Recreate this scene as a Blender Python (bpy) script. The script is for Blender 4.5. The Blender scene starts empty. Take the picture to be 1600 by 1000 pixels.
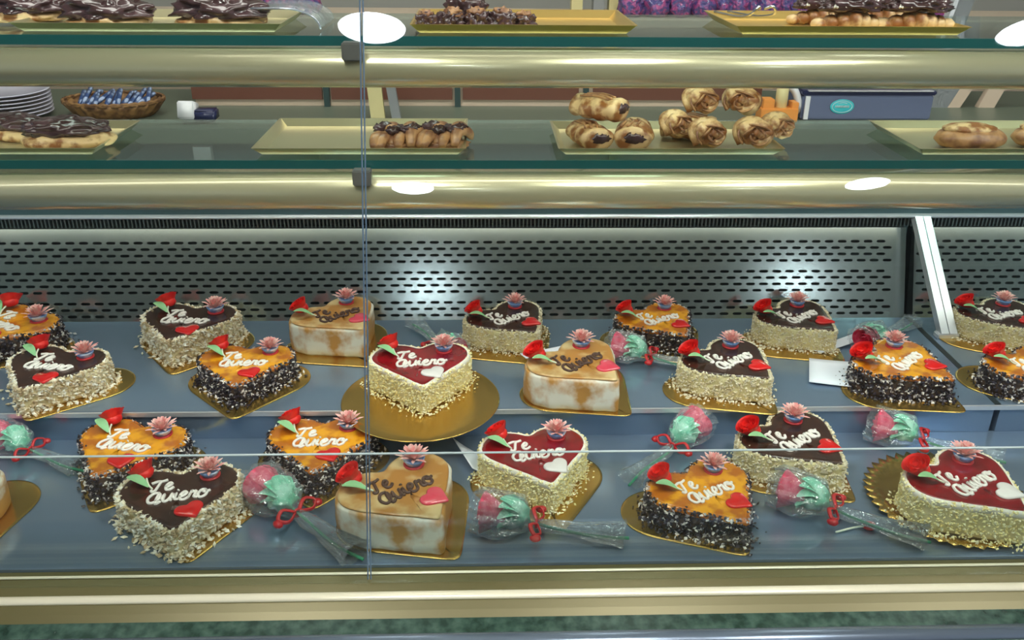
import bpy, bmesh, math, random
from mathutils import Vector, Matrix, noise
PI = math.pi
C = bpy.context.scene.collection
S = bpy.context.scene

# ------------------------------------------------------------------ camera
F_PX, PITCH, YAW, ROLL = 1385.0, math.radians(25), math.radians(1.9), math.radians(0.5)
EYE = Vector((0, 0, 1.6))
_r = Vector((math.cos(YAW), -math.sin(YAW), 0)); _h = Vector((math.sin(YAW), math.cos(YAW), 0)); _z = Vector((0, 0, 1))
FWD = _h*math.cos(PITCH) - _z*math.sin(PITCH)
_u = _h*math.sin(PITCH) + _z*math.cos(PITCH)
RT = _r*math.cos(ROLL) + _u*math.sin(ROLL)
UP = _u*math.cos(ROLL) - _r*math.sin(ROLL)
cam = bpy.data.cameras.new('camera'); camo = bpy.data.objects.new('camera', cam); C.objects.link(camo)
cam.sensor_width = 36; cam.lens = 36*F_PX/1600; cam.clip_start = .02
camo.matrix_world = Matrix(((RT.x, UP.x, -FWD.x, EYE.x), (RT.y, UP.y, -FWD.y, EYE.y), (RT.z, UP.z, -FWD.z, EYE.z), (0, 0, 0, 1)))
S.camera = camo
def P(px, py, z=None, y=None):
    "where the photograph's pixel lands on a level (z) or on an upright plane (y)"
    d = FWD + RT*((px-800)/F_PX) - UP*((py-500)/F_PX)
    t = (z-EYE.z)/d.z if z is not None else (y-EYE.y)/d.y
    return EYE + d*t

# ------------------------------------------------------------------ world, exposure
w = bpy.data.worlds.new('world'); S.world = w; w.use_nodes = True
w.node_tree.nodes['Background'].inputs[0].default_value = (.62, .70, .85, 1)
w.node_tree.nodes['Background'].inputs[1].default_value = 0.45
S.view_settings.view_transform = 'Standard'; S.view_settings.look = 'None'
S.view_settings.exposure = 0.0; S.view_settings.gamma = 1; S.view_settings.use_curve_mapping = False

# ------------------------------------------------------------------ materials
def mat(name, col, rough=.5, metal=0, col2=None, nscale=30, bump=0, bscale=80, coat=0, emit=None, estr=0, sss=0, spec=.5, thr=(.4, .6), stretch=None, bdist=.002):
    m = bpy.data.materials.new(name); m.use_nodes = True; nt = m.node_tree; b = nt.nodes['Principled BSDF']
    b.inputs['Base Color'].default_value = (*col, 1); b.inputs['Roughness'].default_value = rough; b.inputs['Metallic'].default_value = metal
    b.inputs['Coat Weight'].default_value = coat; b.inputs['Coat Roughness'].default_value = .08; b.inputs['Specular IOR Level'].default_value = spec
    if sss: b.inputs['Subsurface Weight'].default_value = sss; b.inputs['Subsurface Scale'].default_value = .005
    if emit: b.inputs['Emission Color'].default_value = (*emit, 1); b.inputs['Emission Strength'].default_value = estr
    tc = nt.nodes.new('ShaderNodeTexCoord'); mp = nt.nodes.new('ShaderNodeMapping')
    nt.links.new(tc.outputs['Object'], mp.inputs[0])
    if stretch: mp.inputs['Scale'].default_value = stretch
    if col2:
        n = nt.nodes.new('ShaderNodeTexNoise'); n.inputs['Scale'].default_value = nscale; n.inputs['Detail'].default_value = 4
        r = nt.nodes.new('ShaderNodeValToRGB'); r.color_ramp.elements[0].position = thr[0]; r.color_ramp.elements[1].position = thr[1]
        r.color_ramp.elements[0].color = (*col, 1); r.color_ramp.elements[1].color = (*col2, 1)
        nt.links.new(mp.outputs[0], n.inputs['Vector']); nt.links.new(n.outputs['Fac'], r.inputs[0]); nt.links.new(r.outputs[0], b.inputs['Base Color'])
    if bump:
        n = nt.nodes.new('ShaderNodeTexNoise'); n.inputs['Scale'].default_value = bscale; n.inputs['Detail'].default_value = 3
        bp = nt.nodes.new('ShaderNodeBump'); bp.inputs['Strength'].default_value = bump; bp.inputs['Distance'].default_value = bdist
        nt.links.new(mp.outputs[0], n.inputs['Vector']); nt.links.new(n.outputs['Fac'], bp.inputs['Height']); nt.links.new(bp.outputs[0], b.inputs['Normal'])
    return m
def island_mat(name, stops, rough=.6):
    m = mat(name, stops[0][1], rough); nt = m.node_tree; b = nt.nodes['Principled BSDF']
    g = nt.nodes.new('ShaderNodeNewGeometry'); r = nt.nodes.new('ShaderNodeValToRGB'); r.color_ramp.interpolation = 'CONSTANT'
    e = r.color_ramp.elements; e[0].position = 0; e[0].color = (*stops[0][1], 1); e[1].position = stops[1][0]; e[1].color = (*stops[1][1], 1)
    for p, c in stops[2:]:
        k = e.new(p); k.color = (*c, 1)
    nt.links.new(g.outputs['Random Per Island'], r.inputs[0]); nt.links.new(r.outputs[0], b.inputs['Base Color'])
    return m
def glass(name, tint=(.97, 1, .99), ior=1.45, rough=0, milky=0, milkcol=(.8, .9, 1), bump=0, bscale=60):
    m = bpy.data.materials.new(name); m.use_nodes = True; nt = m.node_tree; nt.nodes.clear()
    out = nt.nodes.new('ShaderNodeOutputMaterial'); tr = nt.nodes.new('ShaderNodeBsdfTransparent'); tr.inputs[0].default_value = (*tint, 1)
    gl = nt.nodes.new('ShaderNodeBsdfGlossy'); gl.inputs['Roughness'].default_value = rough
    fr = nt.nodes.new('ShaderNodeFresnel'); mx = nt.nodes.new('ShaderNodeMixShader')
    ge = nt.nodes.new('ShaderNodeNewGeometry'); mr = nt.nodes.new('ShaderNodeMapRange'); mr.inputs['To Min'].default_value = ior; mr.inputs['To Max'].default_value = 1/ior  # both faces of a thin sheet reflect alike
    nt.links.new(ge.outputs['Backfacing'], mr.inputs['Value']); nt.links.new(mr.outputs['Result'], fr.inputs['IOR'])
    base = tr.outputs[0]
    if milky:
        df = nt.nodes.new('ShaderNodeBsdfDiffuse'); df.inputs[0].default_value = (*milkcol, 1); m2 = nt.nodes.new('ShaderNodeMixShader'); m2.inputs[0].default_value = milky
        nt.links.new(tr.outputs[0], m2.inputs[1]); nt.links.new(df.outputs[0], m2.inputs[2]); base = m2.outputs[0]
    nt.links.new(fr.outputs[0], mx.inputs[0]); nt.links.new(base, mx.inputs[1]); nt.links.new(gl.outputs[0], mx.inputs[2]); nt.links.new(mx.outputs[0], out.inputs[0])
    if bump:
        n = nt.nodes.new('ShaderNodeTexNoise'); n.inputs['Scale'].default_value = bscale
        tc = nt.nodes.new('ShaderNodeTexCoord'); nt.links.new(tc.outputs['Object'], n.inputs['Vector'])
        bp = nt.nodes.new('ShaderNodeBump'); bp.inputs['Strength'].default_value = bump; bp.inputs['Distance'].default_value = .01
        nt.links.new(n.outputs['Fac'], bp.inputs['Height']); nt.links.new(bp.outputs[0], gl.inputs['Normal']); nt.links.new(bp.outputs[0], fr.inputs['Normal'])
    return m
def lamp_mat(name, col, s):
    m = bpy.data.materials.new(name); m.use_nodes = True; nt = m.node_tree; nt.nodes.clear()
    o = nt.nodes.new('ShaderNodeOutputMaterial'); e = nt.nodes.new('ShaderNodeEmission'); e.inputs[0].default_value = (*col, 1); e.inputs[1].default_value = s
    nt.links.new(e.outputs[0], o.inputs[0]); return m

M = dict(
    glass=glass('clear_glass', (.98, 1, .99)), shelfglass=glass('shelf_glass', (.86, .97, .94)),
    edge=mat('glass_edge', (.012, .10, .10), .12, coat=.4), pane_edge=mat('pane_edge', (.16, .24, .34), .15, .3),
    sill_edge=mat('polished_glass_edge', (.42, .52, .52), .2),
    beam=mat('champagne_aluminium', (.58, .54, .34), .26, .5, coat=.7), trim=mat('olive_gold_trim', (.13, .115, .045), .35, .3), bead=mat('pale_trim_highlight', (.86, .82, .62), .3, .2),
    steel=mat('brushed_steel', (.29, .39, .53), .13, .65, bump=.06, bscale=30, stretch=(.6, 12, 12)),
    perf=mat('perforated_steel', (.42, .47, .46), .15, .8, col2=(.34, .39, .39), nscale=3),
    bright=mat('bright_steel', (.82, .84, .88), .25, .6), dark=mat('dark_cavity', (.012, .02, .022), .6),
    fin=mat('grille_fin', (.16, .2, .2), .4, .5), clip=mat('shelf_clip', (.3, .3, .28), .35, .7),
    marble=mat('green_marble', (.012, .035, .024), .25, col2=(.06, .12, .09), nscale=60, thr=(.35, .75), coat=.3),
    bull=mat('ledge_highlight_blue', (.22, .28, .36), .25, .7),
    gold=mat('gold_board', (.66, .43, .12), .22, .92, bump=.1, bscale=40), gold2=mat('gold_tray', (.72, .50, .15), .3, .75),
    pale_gold=mat('pale_gold_tray', (.62, .56, .34), .3, .7),
    sponge=mat('cream_sponge', (.80, .70, .42), .8, col2=(.62, .46, .2), nscale=60, bump=.6, bscale=160),
    redsponge=mat('yellow_cream_side', (.86, .78, .44), .75, col2=(.80, .68, .33), nscale=50, bump=.8, bscale=200),
    meringue=mat('toasted_meringue', (.90, .87, .74), .45, col2=(.60, .30, .07), nscale=17, thr=(.42, .55), bump=.15, bscale=40, coat=.2),
    mtop=mat('toasted_top', (.50, .22, .04), .35, col2=(.78, .58, .28), nscale=22, thr=(.42, .62), coat=.5),
    choc=mat('chocolate_glaze', (.035, .012, .008), .25, col2=(.06, .022, .012), nscale=40, bump=.25, bscale=90, coat=.5),
    yolk=mat('burnt_yolk_glaze', (.90, .40, .012), .18, col2=(.52, .15, .008), nscale=26, thr=(.40, .54), coat=.8, bump=.15, bscale=50),
    jam=mat('strawberry_glaze', (.30, .004, .010), .15, col2=(.20, .003, .006), nscale=40, coat=.9, bump=.1, bscale=70),
    cream=mat('whipped_cream', (.90, .86, .76), .5, bump=.3, bscale=90),
    icing=mat('white_icing', (.95, .9, .84), .4), cocoa=mat('dark_icing', (.10, .05, .035), .4),
    redgel=mat('red_gel', (.75, .01, .01), .15, coat=.8), pinkgel=mat('pink_gel', (.85, .07, .12), .15, coat=.8), whitegel=mat('white_plaque', (.93, .88, .85), .25, coat=.5),
    rose=mat('red_rose', (.72, .006, .008), .4, col2=(.9, .02, .012), nscale=80), leaf=mat('pale_green_leaf', (.30, .62, .30), .45), stem=mat('pale_pick_stem', (.80, .84, .66), .4),
    petal=mat('pink_petal', (.90, .36, .34), .5, col2=(.92, .66, .60), nscale=120), cup=mat('blue_cup', (.22, .42, .82), .35, col2=(.75, .82, .95), nscale=60, thr=(.5, .6)), cuprim=mat('red_cup_base', (.6, .03, .04), .4),
    pinkrose=mat('pink_candy_petal', (.85, .02, .10), .4, col2=(.92, .12, .22), nscale=80), mint=mat('mint_tissue', (.16, .70, .42), .5, col2=(.50, .88, .68), nscale=50),
    green=mat('green_stem', (.02, .25, .12), .45), ribbon=mat('red_ribbon', (.5, .005, .01), .3, coat=.4),
    cello=glass('cellophane', (.96, .99, 1), 1.9, .06, milky=.10, milkcol=(.8, .93, 1), bump=1.0, bscale=60),
    paper=mat('white_paper', (.80, .84, .92), .7), dough=mat('golden_dough', (.30, .11, .025), .45, col2=(.80, .56, .28), nscale=40, thr=(.42, .56), bump=.5, bscale=70, coat=.2),
    dough2=mat('brown_dough', (.24, .10, .045), .4, col2=(.52, .28, .12), nscale=45, bump=.6, bscale=70, coat=.2),
    pchoc=mat('pastry_chocolate', (.05, .022, .022), .22, col2=(.09, .045, .05), nscale=30, bump=.4, bscale=60, coat=.5),
    wall=mat('plaster_wall', (.42, .42, .38), .8), ceil=mat('ceiling_paint', (.62, .64, .62), .8), floor=mat('floor_tile', (.17, .14, .10), .35, col2=(.22, .18, .13), nscale=4),
    rear=mat('rear_unit_blue_grey', (.045, .085, .10), .35, coat=.2), reartop=mat('rear_counter_top', (.12, .15, .11), .35), brown=mat('reddish_brown_door', (.14, .05, .03), .4),
    divider=mat('dark_divider', (.02, .05, .05), .4), cream_paint=mat('cream_panel', (.62, .50, .38), .5), white=mat('white_plastic', (.75, .78, .80), .35), greyplastic=mat('grey_post', (.27, .29, .30), .4, .3),
    navy=mat('navy_plastic', (.012, .018, .07), .3), scale=mat('slate_blue_panel', (.12, .15, .25), .35), cyan=mat('cyan_badge', (.05, .55, .6), .4), amber=mat('orange_plastic', (.75, .30, .06), .4),
    wicker=mat('wicker', (.12, .055, .02), .6, col2=(.28, .15, .05), nscale=60), porcelain=mat('porcelain', (.62, .62, .74), .2, coat=.5), foil=mat('clear_foil', (.5, .52, .6), .15, .6),
    wrap=mat('purple_wrap', (.07, .06, .24), .3, col2=(.42, .07, .25), nscale=60, thr=(.45, .6), bump=1, bscale=70, coat=.6, bdist=.01), magenta=mat('magenta_wrap', (.40, .03, .22), .3, col2=(.20, .08, .42), nscale=50, bump=1, bscale=60, coat=.5, bdist=.01),
    silver=mat('silver', (.8, .8, .82), .15, 1), spoons=mat('navy_packet', (.03, .07, .2), .3, col2=(.35, .45, .65), nscale=40, thr=(.52, .6)), yellowpost=mat('yellow_post', (.62, .56, .28), .5),
    tube=lamp_mat('lit_tube', (1, .98, .92), 7), downlight=lamp_mat('lit_downlight', (.85, .92, 1), 42), rear_fill=lamp_mat('rear_fill_light', (1, .97, .9), 7), panel=lamp_mat('lit_panel', (1, .98, .93), 24), rim=mat('lamp_rim', (.7, .7, .7), .4),
    flakeA=island_mat('almond_flakes', [(0, (.74, .62, .42)), (.3, (.88, .80, .60)), (.6, (.56, .42, .24)), (.8, (.95, .92, .82))]),
    flakeB=island_mat('chocolate_flakes', [(0, (.02, .012, .016)), (.35, (.05, .04, .06)), (.62, (.42, .38, .38)), (.74, (.015, .01, .012)), (.86, (.88, .82, .76))], .35),
    flakeD=island_mat('cake_crumbs', [(0, (.96, .88, .46)), (.4, (.97, .93, .66)), (.75, (.92, .78, .34))]),
    flakeE=island_mat('cream_crumbs', [(0, (.80, .72, .50)), (.4, (.88, .82, .64)), (.8, (.68, .56, .34))]),
)

# ------------------------------------------------------------------ helpers
def tag(o, label=None, cat=None, group=None, kind=None):
    if label: o['label'] = label
    if cat: o['category'] = cat
    if group: o['group'] = group
    if kind: o['kind'] = kind
    return o
def thing(name, label, cat, loc=(0, 0, 0), rz=0, group=None):
    o = bpy.data.objects.new(name, None); C.objects.link(o); o.location = loc; o.rotation_euler = (0, 0, rz); o.empty_display_size = .02
    return tag(o, label, cat, group)
def obj(name, bm, m, parent=None, smooth=True):
    me = bpy.data.meshes.new(name); bmesh.ops.recalc_face_normals(bm, faces=bm.faces); bm.to_mesh(me); bm.free()
    for p in me.polygons: p.use_smooth = smooth
    me.materials.append(m if not isinstance(m, str) else M[m])
    o = bpy.data.objects.new(name, me); C.objects.link(o)
    if parent: o.parent = parent
    return o
def obj_tree(o):
    out = [o]
    for c in list(o.children): out += obj_tree(c)
    return out
def copy_tree(o, parent=None):
    c = o.copy(); C.objects.link(c)
    if parent:
        c.parent = parent
    for ch in list(o.children): copy_tree(ch, c)
    return c
def struct(o): o['kind'] = 'structure'; return o
def box(bm, c, s, rz=0, tilt=0):
    v = []
    Mx = Matrix.Translation(c) @ Matrix.Rotation(rz, 4, 'Z') @ Matrix.Rotation(tilt, 4, 'X')
    for x in (-.5, .5):
        for y in (-.5, .5):
            for z in (-.5, .5): v.append(bm.verts.new(Mx @ Vector((x*s[0], y*s[1], z*s[2]))))
    for f in ((0, 1, 3, 2), (4, 6, 7, 5), (0, 4, 5, 1), (2, 3, 7, 6), (0, 2, 6, 4), (1, 5, 7, 3)): bm.faces.new([v[i] for i in f])
    return bm
def bx(c, s, rz=0, tilt=0, bevel=0):
    bm = bmesh.new(); box(bm, c, s, rz, tilt)
    if bevel: bmesh.ops.bevel(bm, geom=bm.edges[:], offset=bevel, segments=2, affect='EDGES')
    return bm
def sweep_x(prof, x0, x1, close=True, cuts=1):
    bm = bmesh.new(); rows = []
    for i in range(cuts+1):
        x = x0 + (x1-x0)*i/cuts
        rows.append([bm.verts.new((x, y, z)) for y, z in prof])
    n = len(prof)
    for a, b in zip(rows, rows[1:]):
        for i in range(n if close else n-1): bm.faces.new((a[i], a[(i+1) % n], b[(i+1) % n], b[i]))
    if close: bm.faces.new(rows[0]); bm.faces.new(rows[-1][::-1])
    return bm
def catmull(pts, k=5):
    pts = [Vector(p) for p in pts]
    if len(pts) < 3: return pts
    out = []
    for i in range(len(pts)-1):
        p0 = pts[max(i-1, 0)]; p1 = pts[i]; p2 = pts[i+1]; p3 = pts[min(i+2, len(pts)-1)]
        for j in range(k):
            t = j/k; out.append(.5*((2*p1)+(p2-p0)*t+(2*p0-5*p1+4*p2-p3)*t*t+(3*p1-p0-3*p2+p3)*t**3))
    out.append(pts[-1]); return out
def tube(bm, pts, r, n=6, smooth=5, taper=None, flat=1):
    pts = catmull(pts, smooth) if smooth else [Vector(p) for p in pts]
    rings = []; nrm = None; N = len(pts)
    for i, p in enumerate(pts):
        t = (pts[min(i+1, N-1)]-pts[max(i-1, 0)])
        t = t.normalized() if t.length > 1e-9 else Vector((1, 0, 0))
        if nrm is None: nrm = t.cross(Vector((0, 0, 1)) if abs(t.z) < .9 else Vector((1, 0, 0))).normalized()
        nrm = (nrm - t*nrm.dot(t)).normalized(); b = t.cross(nrm)
        rr = r*(taper(i/(N-1)) if taper else 1)
        rings.append([bm.verts.new(p + (nrm*math.cos(a) + b*math.sin(a)*flat)*rr) for a in [2*PI*k/n for k in range(n)]])
    for a, b in zip(rings, rings[1:]):
        for k in range(n): bm.faces.new((a[k], a[(k+1) % n], b[(k+1) % n], b[k]))
    bm.faces.new(rings[0][::-1]); bm.faces.new(rings[-1]); return bm
def lathe(prof, n=32, sx=1, sy=1, wob=0, seed=0, cap=True, bm=None, at=(0, 0, 0)):
    bm = bm or bmesh.new(); rings = []; at = Vector(at)
    for r, z in prof:
        ring = []
        for k in range(n):
            a = 2*PI*k/n; rr = r
            if wob: rr *= 1+wob*noise.noise(Vector((math.cos(a)*2+seed, math.sin(a)*2, z*40)))
            ring.append(bm.verts.new(at+Vector((rr*math.cos(a)*sx, rr*math.sin(a)*sy, z))))
        rings.append(ring)
    for a, b in zip(rings, rings[1:]):
        for k in range(n): bm.faces.new((a[k], a[(k+1) % n], b[(k+1) % n], b[k]))
    if cap: bm.faces.new(rings[0][::-1]); bm.faces.new(rings[-1])
    return bm
def blob(s, sub=3, amp=.15, freq=8, seed=0, flat=-.5, bm=None, at=(0, 0, 0), rz=0):
    t = bmesh.new(); bmesh.ops.create_icosphere(t, subdivisions=sub, radius=1)
    R = Matrix.Rotation(rz, 3, 'Z'); at = Vector(at)
    for v in t.verts:
        p = v.co.copy(); p *= 1+amp*noise.noise(p*freq*.25+Vector((seed, seed*.7, 0)))
        if p.z < flat: p.z = flat
        v.co = R @ Vector((p.x*s[0], p.y*s[1], (p.z-flat)*s[2])) + at
    if bm is None: return t
    me = bpy.data.meshes.new('t'); t.to_mesh(me); t.free(); bm.from_mesh(me); bpy.data.meshes.remove(me); return bm

# ------------------------------------------------------------------ room
def room(name, c, s, m): return struct(obj(name, bx(c, s), m, None, False))
room('floor', (0, -1, -.05), (12, 12, .1), 'floor')
room('ceiling', (0, -1, 2.95), (12, 12, .1), 'ceil')
room('wall_back', (0, 3.65, 1.45), (12, .1, 2.9), 'wall')
room('wall_front', (0, -6.95, 1.45), (12, .1, 2.9), 'wall')

def downlight(x, y, label):
    t = thing('ceiling_downlight', label, 'lamp', (x, y, 2.9), 0, 'round ceiling lamps reflected in the front glass')
    obj('lamp_disc', lathe([(.158, -.012), (.158, -.02), (.12, -.024)], 40), 'downlight', t)
    obj('lamp_rim', lathe([(.16, 0), (.185, 0), (.185, -.02), (.16, -.024), (.16, 0)], 40, cap=False), 'rim', t)
for x, y, l in ((-.53, -1.5, 'round ceiling lamp whose reflection glows at the top of the glass joint'), (2.66, -1.5, 'round ceiling lamp mirrored at the top right corner of the glass'),
                (-.54, -4.0, 'round ceiling lamp mirrored on the lower shelf beam beside the glass joint'), (2.88, -3.9, 'round ceiling lamp mirrored on the lower shelf beam towards the right')):
    downlight(x, y, l)
for x, y, l in ((-.72, .35, 'left rectangular ceiling light panel'), (.60, .35, 'middle rectangular ceiling light panel'), (1.85, .35, 'right rectangular ceiling light panel')):
    t = thing('ceiling_panel', l + ' mirrored in the upper shelf beam', 'lamp', (x, y, 2.9), 0, 'rectangular ceiling light panels')
    obj('diffuser', bx((0, 0, -.02), (.40, .9, .012)), 'panel', t, False)
    fr = bmesh.new()
    for sx in (-1, 1): box(fr, (sx*.215, 0, -.015), (.03, .96, .03))
    for sy in (-1, 1): box(fr, (0, sy*.465, -.015), (.40, .03, .03))
    obj('frame', fr, 'rim', t, False)
t = thing('rear_fill_panel', 'added long fill light panel above the counter behind the display case', 'lamp', (0, 2.2, 2.9))  # unseen panel added to brighten the service side
obj('diffuser', bx((0, 0, -.02), (3.4, .35, .012)), 'rear_fill', t, False)

# ------------------------------------------------------------------ display case
XL, XR = -1.9, 2.1
ZD, ZU = .675, .735               # lower and upper deck level
YS, YF, YB = 1.457, 1.089, 1.856  # step edge, deck front, foot of the back panel
XJ = .99                          # joint between the two case modules
case = thing('display_case', 'long refrigerated pastry case with steel decks and a perforated back panel', 'display case', (0, 1.5, 0))
case.location = (0, 0, 0)
obj('lower_deck', bx(((XL+XR)/2, (YF+YS)/2, ZD-.01), (XR-XL, YS-YF, .02)), 'steel', case, False)
for a, b, n in ((XL, XJ-.006, 0), (XJ+.006, XR, 1)):
    obj('upper_deck', sweep_x([(YS-.003, ZD+.001), (YS-.003, ZU-.004), (YS, ZU), (YB+.01, ZU), (YB+.01, ZD-.02), (YS, ZD-.02)], a, b), 'steel', case, False)
obj('deck_lip', bx(((XL+XR)/2, YS-.0055, ZU-.004), (XR-XL, .004, .009)), 'bright', case, False)
obj('module_joint', bx((XJ, (YS+YB)/2, ZU-.002), (.012, YB-YS, .006)), 'dark', case, False)
# perforated back panel, real slots
PB, PT = Vector((0, YB, ZU)), Vector((0, 1.932, ZU+.196))
def perforated(x0, x1):
    bm = bmesh.new(); up = (PT-PB); L = up.length; up.normalize(); pitch = .0305
    rows = []; y = .012
    def quad(a, b, c, d): bm.faces.new([bm.verts.new(PB + up*q[1] + Vector((q[0], 0, 0))) for q in (a, b, c, d)])
    ys = []; cur = .004
    for g in range(3):
        for k in range(4 if g else 3): ys.append((cur, cur+.0146)); cur += .0146
        cur += .0105
    quad((x0, 0), (x1, 0), (x1, ys[0][0]), (x0, ys[0][0])); last = ys[0][0]
    for i, (a, b) in enumerate(ys):
        if a > last+1e-6: quad((x0, last), (x1, last), (x1, a), (x0, a))
        off = pitch/2 if i % 2 else 0
        n = int((x1-x0-pitch/2)/pitch); xs = x0+off
        if off: quad((x0, a), (xs, a), (xs, b), (x0, b))
        for k in range(n):
            cx = xs+(k+.5)*pitch; cy = (a+b)/2; hw, hh = .0105, .0030; r = .003
            hole = [(cx-hw+r, cy-hh), (cx+hw-r, cy-hh), (cx+hw, cy-hh+r*.8), (cx+hw, cy+hh-r*.8), (cx+hw-r, cy+hh), (cx-hw+r, cy+hh), (cx-hw, cy+hh-r*.8), (cx-hw, cy-hh+r*.8)]
            X0, X1 = cx-pitch/2, cx+pitch/2
            outer = [(hole[0][0], a), (hole[1][0], a), (X1, hole[2][1]), (X1, hole[3][1]), (hole[4][0], b), (hole[5][0], b), (X0, hole[6][1]), (X0, hole[7][1])]
            for j in range(8): quad(outer[j], outer[(j+1) % 8], hole[(j+1) % 8], hole[j])
            for (cxx, cyy, o1, o2) in ((X1, a, 1, 2), (X1, b, 3, 4), (X0, b, 5, 6), (X0, a, 7, 0)):
                bm.faces.new([bm.verts.new(PB + up*q[1] + Vector((q[0], 0, 0))) for q in (outer[o1], (cxx, cyy), outer[o2])])
        xe = xs+n*pitch
        if xe < x1: quad((xe, a), (x1, a), (x1, b), (xe, b))
        last = b
    quad((x0, last), (x1, last), (x1, L), (x0, L))
    bmesh.ops.remove_doubles(bm, verts=bm.verts, dist=1e-5)
    return bm
for a, b in ((XL, XJ-.01), (XJ+.01, XR)):
    o = obj('perforated_panel', perforated(a, b), 'perf', case, False)
    obj('cavity', sweep_x([(YB+.03, ZU-.01), (1.945, ZU+.198), (1.965, ZU+.198), (1.965, ZU-.01)], a, b), 'dark', case, False)
# vent grille above the panel
zt = PT.z
obj('vent_back', bx(((XL+XR)/2, 1.959, zt+.022), (XR-XL, .012, .044)), 'dark', case, False)
fb = bmesh.new(); x = XL
while x < XR: box(fb, (x, 1.945, zt+.012), (.0032, .012, .024)); x += .0088
obj('vent_fins', fb, 'fin', case, False)
obj('vent_rail', sweep_x([(1.922, zt+.026), (1.919, zt+.03), (1.922, zt+.034), (1.967, zt+.034), (1.967, zt+.026)], XL, XR), 'bright', case)
obj('rear_ledge', sweep_x([(1.932, zt+.034), (1.932, zt+.052), (1.937, zt+.056), (2.10, zt+.056), (2.10, zt+.034)], XL, XR), 'rear', case, False)
obj('case_base', bx(((XL+XR)/2, 1.52, .32), (XR-XL, 1.0, .60)), 'rear', case, False)
# module mullion: pair of bright strips
mb = P(1473, 524, z=ZU+.002); mt = P(1432, 342, y=1.915)
for dx in (0, .019):
    b = bmesh.new(); d = (mt-mb).normalized(); n = Vector((1, 0, 0)).cross(d).normalized()
    vs = []
    for p in (mb, mt):
        for sx in (-.0085, .0085):
            for sn in (0, .02): vs.append(b.verts.new(p+Vector((dx+sx-.004, 0, 0))+n*sn*(1 if n.y < 0 else -1)))
    for f in ((0, 1, 3, 2), (4, 6, 7, 5), (0, 4, 5, 1), (2, 3, 7, 6), (0, 2, 6, 4), (1, 5, 7, 3)): b.faces.new([vs[i] for i in f])
    obj('mullion_strip', b, 'bright', case, False)
obj('mullion_foot', bx((mb.x+.005, mb.y-.005, ZU+.006), (.05, .022, .012), bevel=.002), 'bright', case, False)
# front trim: olive gold profile with its highlights put in as two pale beads
obj('front_trim', sweep_x([(1.088, .60), (1.088, .670), (1.070, .671), (1.043, .664), (1.024, .661), (1.012, .655), (1.0, .648), (1.0, .60)], XL, XR), 'trim', case, False)
for cy, cz, rr in ((1.073, .6725, .0028), (1.034, .662, .0085)):
    obj('trim_highlight', sweep_x([(cy+rr*math.cos(a), cz+rr*.62*math.sin(a)) for a in [2*PI*k/16 for k in range(16)]], XL, XR), 'bead', case)

# dark stone ledge with its bluish highlight put in as a blue-grey bead
sl = thing('stone_ledge', 'dark green speckled stone ledge with its bluish highlight modelled as a bead below the case front', 'counter')
obj('ledge_slab', sweep_x([(1.0, .0), (1.0, .650), (.945, .644), (.92, .630), (.90, .60), (.90, 0)], XL, XR), 'marble', sl, False)
obj('ledge_highlight', sweep_x([(.960+.014*math.cos(a), .644+.009*math.sin(a)) for a in [-.3+k*(PI+.6)/10 for k in range(11)]], XL, XR), 'bull', sl)

# glass panes of the front
TH = math.radians(17); Gd = Vector((0, math.sin(TH), math.cos(TH))); Gn = Vector((0, -math.cos(TH), math.sin(TH))); G0 = Vector((0, 1.058, .669))
xs_ = P(578, 905, y=1.06).x; xt_ = P(569, 2, y=1.32).x
def pane(xa0, xa1, xb0, xb1, name, label):
    t = thing(name, label, 'glass pane', (0, 0, 0), 0, 'front glass panes')
    b = bmesh.new(); vs = []
    for s, L in ((0, 0), (1, 1.02)):
        for x in ((xa0, xb0)[s], (xa1, xb1)[s]):
            for q in (0, .005): vs.append(b.verts.new(G0+Gd*L+Gn*q+Vector((x, 0, 0))))
    for f in ((0, 1, 3, 2), (4, 6, 7, 5), (0, 4, 5, 1), (2, 3, 7, 6), (0, 2, 6, 4), (1, 5, 7, 3)): b.faces.new([vs[i] for i in f])
    obj('pane', b, 'glass', t, False)
    return t
pl = pane(XL, xs_-.002, XL, xt_-.002, 'front_glass', 'tilted front glass pane left of the vertical joint')
pr = pane(xs_+.002, XR, xt_+.002, XR, 'front_glass', 'tilted front glass pane right of the vertical joint')
for t, x0, x1 in ((pl, xs_-.0022, xt_-.0022), (pr, xs_+.0022, xt_+.0022)):
    b = bmesh.new(); tube(b, [G0+Gn*.0025+Vector((x0, 0, .006)), G0+Gd*1.02+Gn*.0025+Vector((x1, 0, 0))], .0011, 4, 0); obj('polished_edge', b, 'pane_edge', t, False)
ig = thing('inner_glass_guard', 'low upright glass guard along the front of the lower deck', 'glass pane')
gt = P(800, 707, y=1.093).z
obj('pane', bx(((XL+XR)/2, 1.0925, (ZD+gt)/2), (XR-XL, .004, gt-ZD)), 'glass', ig, False)
obj('polished_edge', bx(((XL+XR)/2, 1.0925, gt+.0006), (XR-XL, .004, .0012)), 'sill_edge', ig, False)

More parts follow.
